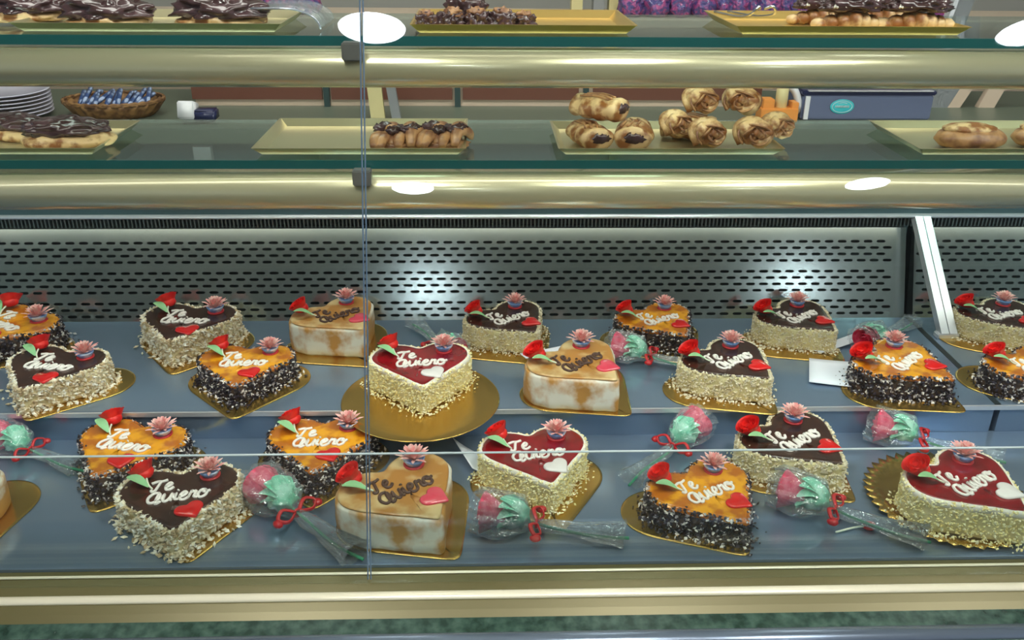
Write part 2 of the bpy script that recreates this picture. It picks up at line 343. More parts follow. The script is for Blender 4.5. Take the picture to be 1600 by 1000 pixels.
# shelves with their lamp housings
def shelf(name, label, y0, zt, depth, zb1, zb0):
    t = thing(name, label, 'shelf')
    obj('glass_sheet', bx(((XL+XR)/2, y0+depth/2, zt-.005), (XR-XL, depth-.002, .010)), 'shelfglass', t, False)
    obj('front_edge', bx(((XL+XR)/2, y0-.001, zt-.007), (XR-XL, .004, .014)), 'edge', t, False)
    h = (zb1-zb0)/2; zc = (zb1+zb0)/2
    prof = [(y0+.035, zb1), (y0+.012, zb1)]
    for k in range(17):
        a = math.radians(78-k*156/16); prof.append((y0+.012-.034*math.cos(a), zc+h*math.sin(a)/math.sin(math.radians(78))))
    prof += [(y0+.018, zb0-.001), (y0+.018, zb0+.008), (y0+.004, zb0+.014), (y0+.004, zb1-.008), (y0+.035, zb1-.006)]
    obj('lamp_housing', sweep_x(prof, XL, XR), 'beam', t)
    b = bmesh.new(); tube(b, [(XL+.05, y0+.03, zc), (XR-.05, y0+.03, zc)], .012, 12, 0); obj('fluorescent_tube', b, 'tube', t)
    return t
s1 = shelf('upper_glass_shelf', 'upper glass shelf with a teal edge over a rounded champagne lamp housing', 1.35, 1.428, .30, 1.410, 1.353)
s2 = shelf('lower_glass_shelf', 'lower glass shelf with a teal edge over a rounded champagne lamp housing', 1.42, 1.2255, .30, 1.202, 1.1406)
for sh, px, py, zc in ((s1, 551, 80, 1.408), (s2, 566, 277, 1.20)):
    yy = 1.35 if sh is s1 else 1.42
    p = P(px, py, y=yy-.02); obj('shelf_clip', bx((p.x, yy-.018, p.z), (.03, .022, .026), bevel=.002), 'clip', sh, False)

# ------------------------------------------------------------------ heart cakes
def heart_outline(sc=1, N=96, smooth=3):
    r, a, b, c = .052, .043, .025, .100
    ctr = Vector((a, b)); tip = Vector((0, -c)); pts = []
    d = (tip-ctr); L = d.length; base = math.atan2(d.y, d.x); off = math.acos(r/L); at = base+off
    a0 = math.acos(-a/r)            # notch
    while at > a0: at -= 2*PI
    for k in range(61): t = a0+(at-a0)*k/60; pts.append(ctr+Vector((math.cos(t), math.sin(t)))*r)
    for k in range(1, 31): pts.append(pts[60].lerp(tip, k/30))
    pts = pts + [Vector((-p.x, p.y)) for p in pts[-2:0:-1]]
    seg = [0]
    for i in range(len(pts)): seg.append(seg[-1]+(pts[(i+1) % len(pts)]-pts[i]).length)
    T = seg[-1]; out = []; j = 0
    for k in range(N):
        s = T*k/N
        while seg[j+1] < s: j += 1
        q = (s-seg[j])/(seg[j+1]-seg[j]); out.append(pts[j].lerp(pts[(j+1) % len(pts)], q))
    for _ in range(smooth): out = [(out[i-1]+out[i]*2+out[(i+1) % N])/4 for i in range(N)]
    return [p*sc for p in out]
HO = heart_outline()
def loft(outline, prof, nz=0, seed=0, wav=0, cz=None):
    "prof: (inset in metres, z) from foot to crown; top and foot are filled"
    bm = bmesh.new(); rings = []; N = len(outline)
    nr = []
    for i in range(N):
        t = (outline[(i+1) % N]-outline[i-1]).normalized(); nr.append(Vector((t.y, -t.x)))
    c0 = sum((outline[i].cross(outline[(i+1) % N]) if hasattr(Vector, 'x') and False else 0) for i in range(N))
    sgn = 1 if sum(outline[i].x*outline[(i+1) % N].y-outline[i].y*outline[(i+1) % N].x for i in range(N)) > 0 else -1
    for ins, z in prof:
        ring = []
        for i, p in enumerate(outline):
            q = p-nr[i]*sgn*min(ins, .03)
            if ins > .03: q = q*(1-min((ins-.03)/.06, .97))
            k = nz*noise.noise(Vector((q.x*40, q.y*40, z*40+seed)))
            q2 = q+nr[i]*sgn*k
            ring.append(bm.verts.new((q2.x, q2.y, z+wav*noise.noise(Vector((q.x*28, q.y*28, seed+5))))))
        rings.append(ring)
    for a, b in zip(rings, rings[1:]):
        for k in range(N): bm.faces.new((a[k], a[(k+1) % N], b[(k+1) % N], b[k]))
    bm.faces.new(rings[0][::-1]); bm.faces.new(rings[-1]); return bm
def flakes(n, h, size, seed, spill=.12, top=.10):
    rnd = random.Random(seed); bm = bmesh.new(); N = len(HO)
    for i in range(n):
        k = rnd.random()*N; a = int(k) % N; p = HO[a].lerp(HO[(a+1) % N], k % 1); t = (HO[(a+1) % N]-HO[a]).normalized(); nn = Vector((-t.y, t.x))
        u = rnd.random()
        if u < spill: q = p+nn*(abs(rnd.gauss(0, .008))+.003); z = .0015
        elif u < spill+top: q = p-nn*abs(rnd.gauss(0, .003)); z = h+.0015
        else: q = p+nn*(rnd.random()*.0025); z = .001+rnd.random()*(h+.001)
        s = size*(.6+.8*rnd.random()); R = Matrix.Rotation(rnd.random()*6.28, 3, (rnd.gauss(0, 1), rnd.gauss(0, 1), rnd.gauss(0, 1)))
        vs = [bm.verts.new(Vector((q.x, q.y, z))+R @ Vector(v)*s) for v in ((1, 0, 0), (0, .7, 0), (-1, 0, 0), (0, -.7, 0), (0, 0, .45), (0, 0, -.45))]
        for f in ((0, 1, 4), (1, 2, 4), (2, 3, 4), (3, 0, 4), (1, 0, 5), (2, 1, 5), (3, 2, 5), (0, 3, 5)): bm.faces.new([vs[j] for j in f])
    return bm
GL = {  # piped letters, x across, y up
 'T': (1.15, [[(-.1, .95), (.35, 1.12), (.75, 1.08), (1.15, 1.2)], [(.62, 1.08), (.52, .5), (.42, .05), (.2, -.02), (.1, .15)]]),
 'e': (.72, [[(0, .3), (.35, .42), (.5, .68), (.28, .8), (.06, .45), (.2, .05), (.5, .02), (.75, .25)]]),
 'Q': (1.0, [[(.72, .95), (.3, .98), (0, .55), (.2, .08), (.6, .1), (.82, .55), (.7, .92), (.62, .4), (.72, -.1), (1.0, .1)]]),
 'u': (.82, [[(0, .3), (.12, .78), (.14, .25), (.35, .02), (.58, .3), (.66, .78), (.64, .2), (.82, .1)]]),
 'i': (.42, [[(0, .3), (.14, .75), (.16, .2), (.42, .12)], [(.18, 1.02), (.2, 1.06)]]),
 'r': (.66, [[(0, .2), (.12, .8), (.2, .68), (.45, .72), (.4, .2), (.66, .1)]]),
 'o': (.72, [[(.5, .75), (.15, .75), (0, .35), (.25, .02), (.6, .25), (.52, .7), (.3, .62), (.55, .5), (.8, .66)]])}
def lettering(z, r=.0026):
    bm = bmesh.new()
    def word(s, x, y, k):
        for ch in s:
            adv, st = GL[ch]
            for l in st: tube(bm, [(x+px*k+py*k*.18, y+py*k*1.25, z+.0012) for px, py in l], r, 6, 4, flat=.9)
            x += adv*k
    word('Te', -.044, .012, .0185); word('Quiero', -.046, -.020, .0208)
    return bm
def petals(n, r0, r1, h0, h1, w, seed, at=(0, 0, 0), rings=3, bm=None):
    rnd = random.Random(seed); bm = bm or bmesh.new(); at = Vector(at)
    for i in range(n):
        a = i*2.39996+rnd.random()*.3; f = (i+.5)/n; rr = r0+(r1-r0)*f; hh = h1+(h0-h1)*f; d = Vector((math.cos(a), math.sin(a), 0)); s = Vector((-d.y, d.x, 0)); rows = []
        for j in range(4):
            v = j/3; c = at+d*rr*(v**.8)+Vector((0, 0, hh*math.sin(v*1.6))); ww = w*(.35, .9, 1, .25)[j]
            rows.append([bm.verts.new(c+s*ww*q+Vector((0, 0, .15*w*abs(q)))) for q in (-1, 0, 1)])
        for p, q in zip(rows, rows[1:]):
            for k in range(2): bm.faces.new((p[k], p[k+1], q[k+1], q[k]))
    return bm
def rosebud(bm, at, r, h, n=8, seed=0, M3=None):
    rnd = random.Random(seed); at = Vector(at); M3 = M3 or Matrix.Identity(3)
    for i in range(n):
        f = (i+1)/n; rr = r*(.22+.78*f); a0 = i*2.2+rnd.random(); rows = []
        for j in range(6):
            v = j/5; row = []
            for k in range(9):
                q = (k-4)/4; a = a0+q*1.25; rad = rr*(.25+.75*math.sin(min(v*1.75, 1.57)))*(1+(.22*max(0, v-.7)/.3)*f)*(1-.12*abs(q)**2)
                z = h*(v*(1.06-.2*f)-.10*v*q*q)
                row.append(bm.verts.new(at+M3 @ Vector((rad*math.cos(a), rad*math.sin(a), z))))
            rows.append(row)
        for p, q in zip(rows, rows[1:]):
            for k in range(8): bm.faces.new((p[k], p[k+1], q[k+1], q[k]))
    return bm
def leafmesh(bm, a, b, w, up=.3, n=7):
    a, b = Vector(a), Vector(b); d = b-a; s = d.cross(Vector((0, 0, 1))).normalized(); rows = []
    for j in range(n):
        v = j/(n-1); c = a+d*v+Vector((0, 0, up*d.length*math.sin(v*PI)*.4)); ww = w*math.sin(PI*(v*.92+.04))**.8
        rows.append([bm.verts.new(c+s*ww*q+Vector((0, 0, abs(q)*ww*.35))) for q in (-1, -.5, 0, .5, 1)])
    for p, q in zip(rows, rows[1:]):
        for k in range(4): bm.faces.new((p[k], p[k+1], q[k+1], q[k]))
    return bm
def heart_plaque(z, rot, sc, at):
    o = heart_outline(sc, 40, 1); R = Matrix.Rotation(rot, 2); bm = loft([R @ p for p in o], [(0, 0), (-.0005, .0018), (.0008, .0034), (.0022, .0042)])
    bmesh.ops.translate(bm, vec=Vector((at[0], at[1], z)), verts=bm.verts); return bm
M['darkbody'] = mat('chocolate_sponge', (.10, .06, .04), .7, bump=.5, bscale=150)
def make_cake(name, h, side, top, flake, fsize, fn, letters, plaque, rim=None):
    t = thing(name, '', 'cake')
    mer = side == 'meringue'
    body = [(.003, 0), (.0, .004), (0, h*.25), (0, h*.5), (0, h*.75), (0, h*.92), (.002, h-.002), (.006, h), (.03, h), (.05, h)]
    obj('cake_side' if mer else 'sponge', loft(HO, body, .0022 if not mer else .003, len(name)), side, t)
    ht = h+.003
    tp = [(.005, h-.001), (.0035, h+.001), (.004, ht-.0005), (.007, ht+.0006), (.014, ht), (.022, ht), (.03, ht), (.05, ht), (.07, ht)]
    obj('glaze_top', loft(HO, tp, .0018, 3, wav=.0006), top, t)
    if rim: obj('cream_rim', loft(HO, [(.001, h*.84), (-.0012, h*.9), (-.0008, h-.001), (.001, h+.0022), (.0045, h+.003), (.0065, h)], .0016, 9), rim, t)
    if flake: tag(obj('side_flakes', flakes(fn, h, fsize, len(name)*7), flake, t, False), kind='stuff')
    obj('piped_lettering', lettering(ht), letters, t)
    obj('heart_decoration', heart_plaque(ht, .45, .235, (.022, -.050)), plaque, t)
    # paper flower in a small cup, on the right lobe
    fx, fy = .046, .040
    c = obj('flower_cup', lathe([(.008, ht), (.011, ht+.001), (.016, ht+.009), (.0175, ht+.013), (.0155, ht+.013), (.009, ht+.004)], 20, at=(fx, fy, 0)), 'cup', t)
    obj('petals', petals(38, .006, .031, .010, .025, .0030, 5, (fx, fy, ht+.008)), 'petal', c)
    obj('cup_base', lathe([(.016, ht-.0005), (.0165, ht+.0015), (.011, ht+.002)], 20, at=(fx, fy, 0)), 'cuprim', c)
    # rose on a pick, lying over the left lobe
    R = Matrix.Rotation(-.5, 3, 'Y') @ Matrix.Rotation(-.35, 3, 'X')
    b = bmesh.new(); rosebud(b, (-.052, .050, ht+.005), .0205, .026, 10, 4, R); blob((.016, .016, .012), 2, .1, at=(-.055, .053, ht+.007), bm=b)
    rs = obj('rose_pick', b, 'rose', t)
    b = bmesh.new(); leafmesh(b, (-.046, .022, ht+.004), (-.079, .040, ht+.016), .0088); obj('leaf', b, 'leaf', rs)
    b = bmesh.new(); tube(b, [(-.052, .048, ht+.012), (-.047, .028, ht+.006), (-.040, .018, ht+.002)], .0016, 6, 4); obj('stem', b, 'stem', rs)
    return t
KIND = {
 'A': make_cake('chocolate_heart_cake', .050, 'sponge', 'choc', 'flakeA', .0048, 1700, 'icing', 'redgel'),
 'E': make_cake('chocolate_heart_cake', .050, 'redsponge', 'choc', 'flakeE', .0032, 2400, 'icing', 'redgel'),
 'B': make_cake('glazed_yolk_heart_cake', .044, 'darkbody', 'yolk', 'flakeB', .0040, 2000, 'icing', 'redgel', 'yolk'),
 'C': make_cake('toasted_meringue_heart_cake', .062, 'meringue', 'mtop', None, 0, 0, 'cocoa', 'pinkgel', None),
 'D': make_cake('strawberry_heart_cake', .055, 'redsponge', 'jam', 'flakeD', .0028, 2600, 'icing', 'whitegel', 'cream')}
HGT = {'A': .050, 'E': .050, 'B': .044, 'C': .062, 'D': .055}
used = set()
def board_mesh(kind):
    if kind == 'heart':
        o = heart_outline(1.27, 96, 6); return loft(o, [(0, 0), (-.0006, .0008), (0, .0018), (.004, .002), (.05, .002)])
    if kind == 'round': return lathe([(.150, .0005), (.152, .003), (.150, .0035), (.128, .0016), (.06, .0015)], 64)
    bm = bmesh.new(); rings = []; DS = .86
    for r, z, s in ((.10, .001, 0), (.128, .002, 0), (.134, .006, 0), (.140, .006, .0), (.150, .0075, .0035), (.156, .008, .006), (.156, .0095, .006), (.140, .0078, 0), (.133, .0078, 0), (.126, .0035, 0), (.10, .0022, 0)):
        rings.append([bm.verts.new((DS*(r+s*math.cos(k*PI/2))*math.cos(2*PI*k/160), DS*(r+s*math.cos(k*PI/2))*math.sin(2*PI*k/160), z+(.0012*math.cos(k*PI/2) if r > .134 else 0))) for k in range(160)])
    for a, b in zip(rings, rings[1:]):
        for k in range(160): bm.faces.new((a[k], a[(k+1) % 160], b[(k+1) % 160], b[k]))
    bm.faces.new(rings[0][::-1]); bm.faces.new(rings[-1]); return bm
BO = {}
def board(kind, loc, rz, label):
    if kind not in BO: o = obj({'heart': 'heart_cake_board', 'round': 'round_cake_board', 'doily': 'scalloped_cake_board'}[kind], board_mesh(kind), 'gold'); BO[kind] = o
    else: o = BO[kind].copy(); C.objects.link(o)
    o.location = loc; o.rotation_euler = (0, 0, rz); return tag(o, label, 'cake board', 'gold cake boards under the cakes')
KN = {'A': ('', 'almond-flaked chocolate heart cake', 'almond-flaked cake'), 'E': ('', 'chocolate heart cake with pale crumb sides', 'crumb-sided chocolate cake'),
      'B': ('', 'yellow-glazed heart cake with dark flakes', 'yellow heart cake'), 'C': ('', 'toasted meringue heart cake', 'meringue heart cake'), 'D': ('', 'red-glazed heart cake with creamy sides', 'red-glazed cake')}
GN = {'A': 'chocolate heart cakes with almond flakes', 'E': 'chocolate heart cakes with crumb sides', 'B': 'yellow burnt-sugar heart cakes', 'C': 'toasted meringue heart cakes', 'D': 'red strawberry heart cakes'}
CAKES = [ # kind, px, py of the top's middle, turn, size, level, board, where it is
 ('A', 276, 779, 12, 1.03, ZD, 'heart', 'in the front row nearest the left', (10, 8)),
 ('C', 630, 766, 38, 1.09, ZD, 'heart', 'in the front row at the glass joint', (14, 10)),
 ('B', 1106, 768, 28, 1.0, ZD, 'heart', 'in the front row beside long wrapped roses', (-10, 10)),
 ('D', 1528, 770, 32, 1.06, ZD, 'doily', 'at the right of the front row', (-30, -22)),
 ('C', -118, 800, 30, 1.0, ZD, 'heart', 'cut off at the front row left edge', (10, 8)),
 ('B', 203, 687, -12, 1.04, ZD, 'heart', 'in the second row, furthest left', (4, 8)),
 ('B', 500, 690, 2, 1.02, ZD, 'heart', 'behind the front meringue cake', (0, 10)),
 ('D', 839, 709, 12, 1.02, ZD, 'heart', 'in the second row on a heart-shaped board', (8, 14)),
 ('E', 1239, 680, 36, 1.06, ZD, 'heart', 'in the second row, right of centre', (6, 8)),
 ('A', 80, 572, -10, 1.02, ZU, 'heart', 'in the third row nearest the left', (6, 10)),
 ('B', 381, 567, 2, .98, ZU, 'heart', 'in the third row, left of the glass joint', (-2, 14)),
 ('D', 656, 577, 6, 1.04, ZU, 'round', 'on the round gold board', (0, 8)),
 ('C', 905, 566, 40, 1.07, ZU, 'heart', 'in the third row before white paper', (12, 10)),
 ('E', 1142, 564, 36, 1.02, ZU, 'heart', 'in the third row, right of centre', (0, 14)),
 ('B', 1411, 565, 42, 1.04, ZU, 'heart', 'in the third row beside a pale card', (8, 12)),
 ('B', 1632, 582, 20, 1.0, ZU, 'heart', 'cut off at the third row right edge', (0, 8)),
 ('B', 8, 507, -30, 1.1, ZU, 'heart', 'cut off at the back row left edge', (2, 8)),
 ('A', 291, 501, -4, 1.08, ZU, 'heart', 'in the back row nearest the left', (6, 8)),
 ('C', 528, 493, 40, 1.03, ZU, 'heart', 'in the back row at the glass joint', (6, 8)),
 ('E', 796, 494, 36, .98, ZU, 'heart', 'in the middle of the back row', (0, 8)),
 ('B', 1027, 492, 28, .96, ZU, 'heart', 'in the back row, right of the middle', (0, 8)),
 ('E', 1246, 492, 36, .98, ZU, 'heart', 'in the back row left of the metal mullion', (0, 8)),
 ('E', 1566, 492, 20, .98, ZU, 'heart', 'in the back row right of the metal mullion', (0, 8))]
for k, px, py, rot, sc, zl, bd, where, (ox, oy) in CAKES:
    src = KIND[k]; first = k not in used; used.add(k)
    c = src if first else copy_tree(src)
    bt = {'heart': .0028, 'round': .0042, 'doily': .0100}[bd]
    p = P(px, py, z=zl+bt+HGT[k]*sc)
    def fit(y, size, lo, hi):   # keep inside its own deck
        R = Matrix.Rotation(math.radians(rot), 2); ys = [(R @ q).y*size for q in HO]
        return max(min(y, hi-max(ys)), lo-min(ys))
    lo, hi = (YF+.012, YS-.008) if zl == ZD else (YS-.03, YB-.008)
    p.y = fit(p.y, sc*1.03, lo, hi); c.location = (p.x, p.y, zl+bt); c.rotation_euler = (0, 0, math.radians(rot)); c.scale = (sc, sc, sc)
    tag(c, KN[k][1]+' '+where, 'cake', GN[k])
    bp = P(px+ox, py+oy, z=zl+HGT[k]*sc)
    by = fit(bp.y, 1.28, lo-.006, hi+.004) if bd == 'heart' else YF+.143 if bd == 'doily' else bp.y
    board(bd, (bp.x, by, zl+.0004), math.radians(rot), {'heart': 'gold board under the ', 'round': 'plain round gold board under the ', 'doily': 'round scalloped gold board under the '}[bd]+KN[k][2]+' '+where)

# ------------------------------------------------------------------ wrapped candy roses
def make_rose():
    t = thing('wrapped_rose', '', 'wrapped rose')
    b = bmesh.new(); Rm = Matrix.Rotation(-PI/2, 3, 'Y') @ Matrix.Identity(3)
    rosebud(b, (-.004, 0, .030), .030, .044, 12, 2, Rm); blob((.018, .020, .018), 2, .1, at=(-.012, 0, .021), bm=b)
    obj('rose_bloom', b, 'pinkrose', t)
    b = bmesh.new()
    for i in range(9):
        a = 2*PI*i/9; e = Vector((-.014, .026*math.cos(a), .030+.025*math.sin(a))); leafmesh(b, (.026, 0, .026), e, .012, .5)
    blob((.024, .023, .021), 3, .5, 14, 3, at=(.007, 0, .019), bm=b)
    obj('mint_leaves', b, 'mint', t)
    b = bmesh.new(); tube(b, [(.02, 0, .024), (.06, .002, .013), (.13, -.003, .008), (.185, .004, .006)], .0026, 6, 4); obj('stem', b, 'green', t)
    # cellophane sleeve
    b = bmesh.new(); rows = []
    prof = [(-.060, .030), (-.045, .036), (-.02, .036), (0, .0325), (.02, .027), (.036, .013), (.043, .005), (.050, .009), (.07, .013), (.10, .013), (.13, .016), (.16, .021), (.178, .026)]
    for x, r in prof:
        zc = .030 if x < .02 else max(.030-(x-.02)*.55, .016); row = []
        for k in range(36):
            a = 2*PI*k/36; rr = r*(1+.34*noise.noise(Vector((x*70, math.cos(a)*4, math.sin(a)*4)))+.05*math.sin(a*9)); sq = .62 if x > .05 else 1
            z = zc+rr*math.sin(a)*sq; row.append(b.verts.new((x+.006*noise.noise(Vector((a, r*99, 3))), rr*math.cos(a), max(z, .0012))))
        rows.append(row)
    for p, q in zip(rows, rows[1:]):
        for k in range(36): b.faces.new((p[k], p[(k+1) % 36], q[(k+1) % 36], q[k]))
    obj('cellophane_sleeve', b, 'cello', t, False)
    # ribbon bow at the tie
    b = bmesh.new()
    tube(b, [(.043, .006*math.cos(a), .018+.006*math.sin(a)) for a in [2*PI*k/10 for k in range(11)]], .0022, 6, 0)
    for s in (-1, 1):
        tube(b, [(.043, .004*s, .022), (.036, .020*s, .030), (.044, .034*s, .024), (.052, .022*s, .018), (.045, .004*s, .020)], .0034, 6, 4, flat=.5)
        blob((.009, .007, .006), 2, .2, at=(.046, .036*s, .016), bm=b)
    obj('ribbon_bow', b, 'ribbon', t)
    return t
ROSES = [
 (22, 688, 120, 735, ZD, 1.0, 'pink rose in clear wrap at the left edge beside the second-row yellow cake'),
 (436, 778, 540, 862, ZD, 1.1, 'pink and mint wrapped rose in the front row between the almond-flaked and meringue cakes'),
 (697, 540, 640, 500, ZU, 1.0, 'pink wrapped rose resting behind the red cake on the round board'),
 (988, 545, 1075, 575, ZU, 1.0, 'pink wrapped rose behind the third-row meringue cake'),
 (1366, 524, 1440, 500, ZU, 1.0, 'pink wrapped rose behind the third-row yellow cake on the right'),
 (1062, 652, 950, 745, ZD, 1.0, 'mint and pink wrapped rose behind the front-row yellow cake'),
 (795, 808, 985, 845, ZD, 1.05, 'long wrapped rose with red ribbon lying in front of the red cake'),
 (1262, 778, 1450, 850, ZD, 1.05, 'long wrapped rose with red ribbon lying before the scalloped board'),
 (1385, 648, 1510, 690, ZD, 1.0, 'wrapped rose with red ribbon lying behind the scalloped board')]
RO = None
for i, (hx, hy, tx, ty, zl, sc, lab) in enumerate(ROSES):
    if RO is None: RO = make_rose(); o = RO
    else: o = copy_tree(RO)
    a = P(hx, hy, z=zl+.030); b = P(tx, ty, z=zl+.008); d = b-a; o.location = (a.x, min(a.y, YS-.046) if zl == ZD else a.y, zl+.0035); o.rotation_euler = (0, 0, math.atan2(d.y, d.x))
    if zl == ZU or i == 0: sc *= .92
    o.scale = (sc, sc, sc); tag(o, lab, 'wrapped rose', 'candy roses wrapped in cellophane')
# loose flower candies' petals on the deck: the red bow tip by the right-hand rose
b = bmesh.new(); tube(b, [(0, 0, .003), (.03, .008, .005), (.055, .012, .006)], .0018, 6, 3); pk = obj('loose_pick', b, 'stem'); p = P(1306, 832, z=ZD+.003); pk.location = p - Vector((0, 0, .0025)); blb = bmesh.new(); blob((.011, .009, .008), 2, .2, at=(.060, .013, .001), bm=blb); obj('rose_tip', blb, 'rose', pk); tag(pk, 'small red-tipped pick lying on the deck before the right-hand rose', 'pick')

# papers and cards
def card(name, label, cat, pts, z, curl=0, m='paper'):
    q = [P(x, y, z=z) for x, y in pts]; bm = bmesh.new(); n = 6; rows = []
    for i in range(n+1):
        u = i/n; a = q[0].lerp(q[1], u); b = q[3].lerp(q[2], u)
        rows.append([bm.verts.new(a.lerp(b, j/n)+Vector((0, 0, curl*(u**2)*(1-.4*j/n)))) for j in range(n+1)])
    for r, s in zip(rows, rows[1:]):
        for j in range(n): bm.faces.new((r[j], r[j+1], s[j+1], s[j]))
    o = obj(name, bm, m); md = o.modifiers.new('thick', 'SOLIDIFY'); md.thickness = .0006; return tag(o, label, cat)
card('paper_card', 'pale blue-white card sticking out left of the third-row yellow cake on the right', 'paper', [(1345, 566), (1264, 562), (1264, 598), (1340, 605)], ZU+.005, .004)
card('white_paper', 'white paper slip between the back-row cake and the pink rose on the right', 'paper', [(1262, 545), (1335, 524), (1345, 533), (1285, 551)], ZU+.006, .006)
card('white_paper', 'white paper slip behind the third-row meringue cake', 'paper', [(812, 552), (895, 540), (893, 548), (822, 560)], ZU+.02, .006)
card('white_paper', 'white paper corner under the left side of the second-row red cake', 'paper', [(765, 715), (708, 698), (738, 740), (780, 745)], ZD+.007, .02)

# ------------------------------------------------------------------ trays on the shelves
ZS1, ZS2 = 1.428, 1.2255
def tray(px0, px1, z, y0, dep, m, label, rim=.012):
    a = P(px0, 0, y=y0); 
    pyf = 245 if z < 1.3 else 50
    xa = P(px0, pyf, y=y0).x; xb = P(px1, pyf, y=y0).x
    o = thing('pastry_tray', label, 'tray', ((xa+xb)/2, y0+dep/2, z+.0005), 0, 'gold card trays on the glass shelves')
    hx, hy = (xb-xa)/2, dep/2; bm = bmesh.new(); rows = []
    for ins, zz in ((.014, 0), (.002, rim), (0, rim+.0012), (.0035, rim+.0012), (.0155, .0014)):
        rows.append([bm.verts.new((sx*(hx-ins), sy*(hy-ins), zz)) for sx, sy in ((-1, -1), (1, -1), (1, 1), (-1, 1))])
    for p, q in zip(rows, rows[1:]):
        for k in range(4): bm.faces.new((p[k], p[(k+1) % 4], q[(k+1) % 4], q[k]))
    bm.faces.new(rows[0][::-1]); bm.faces.new(rows[-1]); obj('tray_sheet', bm, m, o, False); return o
yl, yu = 1.44, 1.37
tray(-120, 152, ZS2, yl, .21, 'pale_gold', 'gold tray on the lower shelf at the left edge')
tray(393, 728, ZS2, yl, .23, 'pale_gold', 'half-empty gold tray on the lower shelf across the glass joint')
tray(872, 1226, ZS2, yl, .21, 'pale_gold', 'gold tray of chocolate rolls and pastry swirls on the lower shelf')
tray(1435, 1720, ZS2, yl, .22, 'pale_gold', 'gold tray on the lower shelf at the right edge')
tray(15, 440, ZS1, yu, .20, 'pale_gold', 'gold tray on the upper shelf at the left')
tray(640, 996, ZS1, yu, .22, 'gold2', 'gold tray of chocolate lumps in the middle of the upper shelf')
tray(1150, 1518, ZS1, yu, .22, 'gold2', 'gold tray of topped pastries on the upper shelf at the right')

def place(o, px, py, y, z, label, cat, group=None, rz=0, sc=1):
    p = P(px, py, y=y); o.location = (p.x, y, z); o.rotation_euler = (0, 0, rz); o.scale = (sc,)*3; return tag(o, label, cat, group)
def fam(maker, spec, z, cat, group):
    src = None
    for px, y, rz, sc, dz, lab in spec:
        if src is None: src = maker(); o = src
        else: o = copy_tree(src)
        place(o, px, 210 if z < 1.3 else 35, y, z+.0022+dz, lab, cat, group, rz, sc)
# chocolate filled rolls
def mk_roll():
    t = thing('chocolate_roll', '', 'pastry'); bm = bmesh.new()
    prof = []
    rings = []
    for i in range(13):
        v = i/12; y = -.045+.09*v; r = .026*(.90+.10*math.sin(v*PI))+(.002*math.sin(v*20)); rings.append([bm.verts.new((1.25*r*math.cos(a)*(1+.05*math.sin(3*a+v*4)), y, .021+.82*r*math.sin(a))) for a in [2*PI*k/28 for k in range(28)]])
    for a, b in zip(rings, rings[1:]):
        for k in range(28): bm.faces.new((a[k], a[(k+1) % 28], b[(k+1) % 28], b[k]))
    for ring, y in ((rings[0], -.048), (rings[-1], .048)):
        c = [bm.verts.new((v.co.x*.6, y, .021+(v.co.z-.021)*.6)) for v in ring]
        for k in range(28): bm.faces.new((ring[k], ring[(k+1) % 28], c[(k+1) % 28], c[k]))
        bm.faces.new(c)
    obj('dough', bm, 'dough', t); b = bmesh.new()
    blob((.018, .0055, .0105), 3, .5, 14, 2, flat=-2, at=(.003, -.0455, .003), bm=b)
    obj('chocolate_filling', b, 'pchoc', t)
    b = bmesh.new()
    for k in range(3): tube(b, [(-.022+.012*k, -.03, .0415), (-.014+.012*k, 0, .0435), (-.02+.012*k, .03, .0415)], .0022, 6, 4)
    obj('glaze_streaks', b, 'dough2', t)
    return t
fam(mk_roll, [(922, 1.50, .25, .92, .001, 'chocolate-filled roll at the front left corner of the lower shelf tray'),
              (990, 1.50, -.2, .98, .001, 'chocolate-filled roll second from the left on the lower shelf tray'),
              (935, 1.52, .9, .95, .043, 'tilted roll on top of the two chocolate-filled rolls'),
              (1075, 1.56, 1.2, 1.0, .0, 'brown roll behind the pastry swirls on the lower shelf')], ZS2, 'pastry', 'chocolate rolls on the lower shelf')
# coiled swirls
def mk_swirl():
    t = thing('pastry_swirl', '', 'pastry'); bm = bmesh.new(); pts = []
    for k in range(40):
        a = k*.42; r = .004+.026*k/39; pts.append((r*math.cos(a)*(1+.12*math.sin(k*.9)), -.004*(1-k/39)*3+.006*math.sin(k*1.1), .028+r*(.80+.1*math.sin(k*.7))*math.sin(a)))
    tube(bm, pts, .0062, 8, 2, flat=2.2, taper=lambda u: .85+.3*math.sin(u*37)); obj('coiled_dough', bm, 'dough', t)
    b = bmesh.new(); pts2 = [(x*.92, y-.014, .028+(z-.028)*.92) for x, y, z in pts[6:]]; tube(b, pts2, .0022, 5, 2); obj('cocoa_line', b, 'dough2', t); return t
fam(mk_swirl, [(1108, 1.482, .15, .95, .001, 'pastry swirl at the front of the lower shelf tray, left one'), (1180, 1.482, -.2, 1.0, 0, 'pastry swirl at the front right corner of the lower shelf tray'),
               (1056, 1.52, .5, .9, .010, 'pastry swirl left behind the front pair on the lower shelf'), (1092, 1.54, .2, .95, .045, 'upper left pastry swirl of the heap on the lower shelf'),
               (1155, 1.54, -.5, 1.0, .044, 'upper right pastry swirl of the heap on the lower shelf'), (1215, 1.53, .4, .9, .004, 'pastry swirl furthest right in the heap on the lower shelf')], ZS2, 'pastry', 'coiled pastries heaped on the lower shelf')
